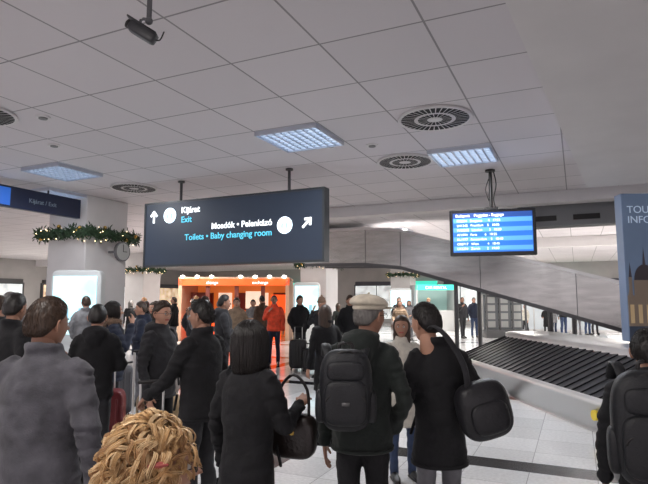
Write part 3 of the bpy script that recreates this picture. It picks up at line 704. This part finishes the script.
hero('woman_on_phone',-2.52,6.5,-60,mats9(NVY,BLK,HB,SK,FUR),h=1.66,hem=.78,bulk=1.05,aL='hang',aR='face',hair='pony',seed=10,quilt=.01,female=True,fur=True)
q=W(.12,3.0,1.21); backpack(q,PSI-.05,.28,.42,.18)
q=W(1.52,2.60,1.10); backpack(q,PSI-.38,.34,.52,.19)
g=group('shoulder_bag',W(.92,3.20,1.05),PSI+.1)
b=MB(); b.ell((0,0,0),(.155,.09,.165),0,36,22,e=.62,M=Matrix.Rotation(-.25,4,'Y')); b.ell((0,-.085,-.03),(.11,.03,.09),0,24,14,e=.6,M=Matrix.Rotation(-.25,4,'Y'))
b.tube([(-.10,-.03,.12),(-.13,-.05,.26),(-.22,-.03,.42),(-.27,.07,.475),(-.24,.2,.40),(-.1,.22,.2),(.06,.08,.13)],[(.018,.005)],1,8,sub=5,ref=(1,0,0))
b.tube([(.12*math.cos(a)-.02,-.06,.04+.10*math.sin(a)) for a in [i*math.pi/12 for i in range(13)]],[.004],2,6)
b.obj('bag_body',[mat('bag_black',(.012,.012,.015),.45,bump=.4,bs=40),BLK2,DK],True,parent=g)
g=group('handbag',W(-.17,3.1,.93),PSI-.3)
b=MB(); b.ell((0,0,0),(.13,.07,.12),0,30,18,e=.5); b.tube([(-.09,0,.1),(-.08,0,.25),(0,0,.33),(.08,0,.25),(.09,0,.1)],[.009],1,8,sub=4); b.box((-.03,-.08,.02),(.03,-.07,.05),2)
b.obj('bag_leather',[mat('leather_dark',(.018,.012,.011),.35,bump=.3,bs=60),DK,BAUB],True,parent=g)
suitcase(-1.38,4.45,20,mat('case_black',(.02,.02,.022),.4),handle=.28)
suitcase(-2.35,5.9,10,mat('case_red',(.18,.02,.025),.4),handle=.2); suitcase(-3.0,8.0,30,mat('case_grey',(.12,.12,.13),.4)); suitcase(-.62,13.2,0,mat('case_black',(.02,.02,.022),.4),handle=.3); suitcase(-.3,12.9,15,mat('case_black',(.02,.02,.022),.4),h=.5,handle=.1)
g=group('luggage_trolley',W(-2.05,6.9),PSI+.4)
b=MB()
for s in(-.28,.28): b.tube([(s,-.45,.14),(s,.4,.14),(s,.46,.3),(s,.5,1.0)],[.016],0,8,sub=2)
b.tube([(-.28,.5,1.0),(.28,.5,1.0)],[.02],1,8); b.tube([(-.28,-.45,.14),(.28,-.45,.14)],[.016],0,8)
for y in(-.2,.1,.35): b.tube([(-.28,y,.14),(.28,y,.14)],[.012],0,8)
for s,y in((-.26,.38),(.26,.38),(0,-.42)): b.ell((s,y,.07),(.02,.07,.07),1,14,10)
b.obj('trolley_frame',[STB,DK],True,parent=g)
b=MB(); b.ell((0,0,.34),(.27,.33,.18),0,28,16,e=.5); b.ell((0,.05,.66),(.24,.28,.15),1,28,16,e=.5); b.tube([(-.1,.05,.8),(0,.05,.9),(.1,.05,.8)],[.012],2,8,sub=3); b.obj('stacked_bags',[cloth('bag_tan',(.38,.27,.15)),cloth('bag_grey',(.3,.27,.25)),DK],True,parent=g)

# ============================================================ CROWD (six sculpted variants, varied clothes)
V=[person(h=1.78,seed=11,hair='short',aL='pocket',aR='pocket',bulk=1.05,yaw=.3,wx=.93),
   person(h=1.66,seed=12,hair='long',aL='hang',aR='bent',hem=.55,female=True,yaw=-.4,bulk=1.0,wx=.9),
   person(h=1.75,seed=13,hair='short',aL='fold',aR='fold',bulk=1.02,hood=True,yaw=0,wx=.93),
   person(h=1.72,seed=14,hair='beanie',aL='hang',aR='face',bulk=1.05,quilt=.012,yaw=-.2,wx=.93),
   person(h=1.65,seed=15,hair='bob',aL='bent',aR='bent',hem=.75,female=True,fur=True,quilt=.01,yaw=.5,wx=.9),
   person(h=1.80,seed=16,hair='thin',aL='hang',aR='strap',bulk=1.05,stride=.1,glasses=True,yaw=.1,wx=.93)]
VM=[m.mesh('figure',mats9(BLK,BLK2)) for m in V]
VN=['standing_man','standing_woman','standing_man','standing_man','standing_woman','walking_man']
COATS=[BLK,LGR,BLK2,NVY,BLK,OLV,GRY,BRN,NVY,LGR,BEI,BLK2,BLK,BLK]; TR=[BLK,JEAN,BLK2,JEAN,GJ]; HR=[HB,HBr,HB,HBr,HG,HBr,HBd]
R=random.Random(21); cnt=[0]
def extra(lat,dep,v,face,coat=None,k=1.0,tr=None,hr=None):
    i=cnt[0]; cnt[0]+=1
    o=bpy.data.objects.new(VN[v],VM[v]); col.objects.link(o); o.location=W(lat,dep); o.rotation_euler=(0,0,PSI+math.radians(face)); o.scale=(k,k,k)
    ms=mats9(coat or COATS[i%14],tr or TR[i%5],hr or HR[i%7],SK if i%3 else SK2,[FUR,BLK2,GRY,GRY][i%4])
    for s,m in zip(o.material_slots,ms): s.link='OBJECT'; s.material=m
used=[(-1.3,2.6),(-.41,2.95),(.21,3.2),(.66,3.35),(1.66,2.9),(-.93,4.2),(-1.52,5.3),(-2.52,6.5),(-1.52,4.35),(-2.35,5.9),(-3,8.0),(-2.05,6.9),(-2.05,7.3)]
def ex(lat,dep,*a,**k): used.append((lat,dep)); extra(lat,dep,*a,**k)
ex(-2.62,4.6,0,-30,BLK,k=.97); ex(-3.35,5.6,5,-20,BLK2,k=.96); ex(-2.12,5.1,2,10,BLK,k=.93); ex(-3.6,6.9,1,-30,BLK); ex(-4.4,7.6,0,-80,BLK2)
ex(.02,7.2,1,30,BLK,k=.97); ex(.75,5.3,1,190,WHT,k=.92,hr=HBr)
ex(-.62,13.9,0,200,BLK); ex(-.05,12.0,3,150,BLK2); ex(-1.3,14.2,5,180,ORG,tr=NVY); ex(.6,12.6,0,190,BLK)
ex(6.75,24.5,0,180,NVY); ex(6.1,24,5,200,BLK2); ex(11.2,25.5,0,190,BLK); ex(12.0,25.8,4,170,BLK2); ex(10.2,25,1,150,BLK,k=.85); ex(12.7,26.3,3,190,NVY); ex(9.6,26,5,120,WHT,k=.8)
ex(2.9,21,0,180,BLK2); ex(3.6,23,4,150,LGR); ex(5.0,26,2,170,BLK); ex(11.6,27.5,1,200,LGR); ex(13.4,27,0,170,BLK)
tries=0;n=0
while n<38 and tries<6000:
    tries+=1; d=R.uniform(8.2,21); u=R.choice([R.uniform(-.40,-.10),R.uniform(-.36,-.09),R.uniform(-.6,-.4),R.uniform(-.0,.14)])
    if u>-.08 and d<15.5: continue
    if u>-.15 and 7<d<15: continue
    l=u*d; p=W(l,d)
    if abs(p.x+10.5)<1.5 and (abs(p.y-9.0)<1.7 or abs(p.y-21.2)<1.9): continue
    if abs(p.x+9.0)<.9 and abs(p.y-17.4)<1.6: continue
    if any((l-a)**2+(d-b_)**2<.65 for a,b_ in used): continue
    used.append((l,d)); extra(l,d,R.randrange(6),R.uniform(0,360),k=R.uniform(.93,1.01)); n+=1

# ============================================================ LIGHTS
def area(loc,sz,e,c=(1,1,1),sy=None):  # overhead area lights: some sit at the panels, the rest are added fill
    l=bpy.data.lights.new('panel_and_fill_light','AREA'); l.energy=e; l.size=sz; l.color=c
    if sy: l.shape='RECTANGLE'; l.size_y=sy
    o=bpy.data.objects.new('panel_and_fill_light',l); col.objects.link(o); o.location=loc; return o
for x,y in((-2,.5),(-7,1.5)): area((x,y,4.0),.9,70,(1,.95,.90))  # added overhead fill for the near hall, out of view, no fitting modelled
for x,y in((-3.6,6.9),(-1.6,8.9),(-8.6,6.9)): area((x,y,4.0),.02,75,(.95,.97,1))
for x,y in((-13.1,12),): area((x,y,4.03),.9,120,(1,.95,.90))
for x,y in((-5,17),(2,18),(-14,16),(-6,26),(4,25),(-16,26),(10,20),(10,30),(-3,32),(-24,20),(8,26)): area((x,y,4.03),1.2,400,(1,.95,.89),1.2)  # added fill under the ceiling to brighten the far hall
wd=bpy.data.worlds.new('world'); sc.world=wd; wd.use_nodes=True
bg=wd.node_tree.nodes['Background']; bg.inputs[0].default_value=(.87,.79,.82,1); bg.inputs[1].default_value=1.35

cam=bpy.data.cameras.new('camera'); cam.sensor_width=36; cam.lens=36*540/648; cam.clip_start=.05
co=bpy.data.objects.new('camera',cam); col.objects.link(co); co.location=(0,0,CAMZ); co.rotation_euler=(math.radians(90+6.1),0,PSI); sc.camera=co
print('people',cnt[0],'verts',sum(len(m.vertices) for m in bpy.data.meshes))
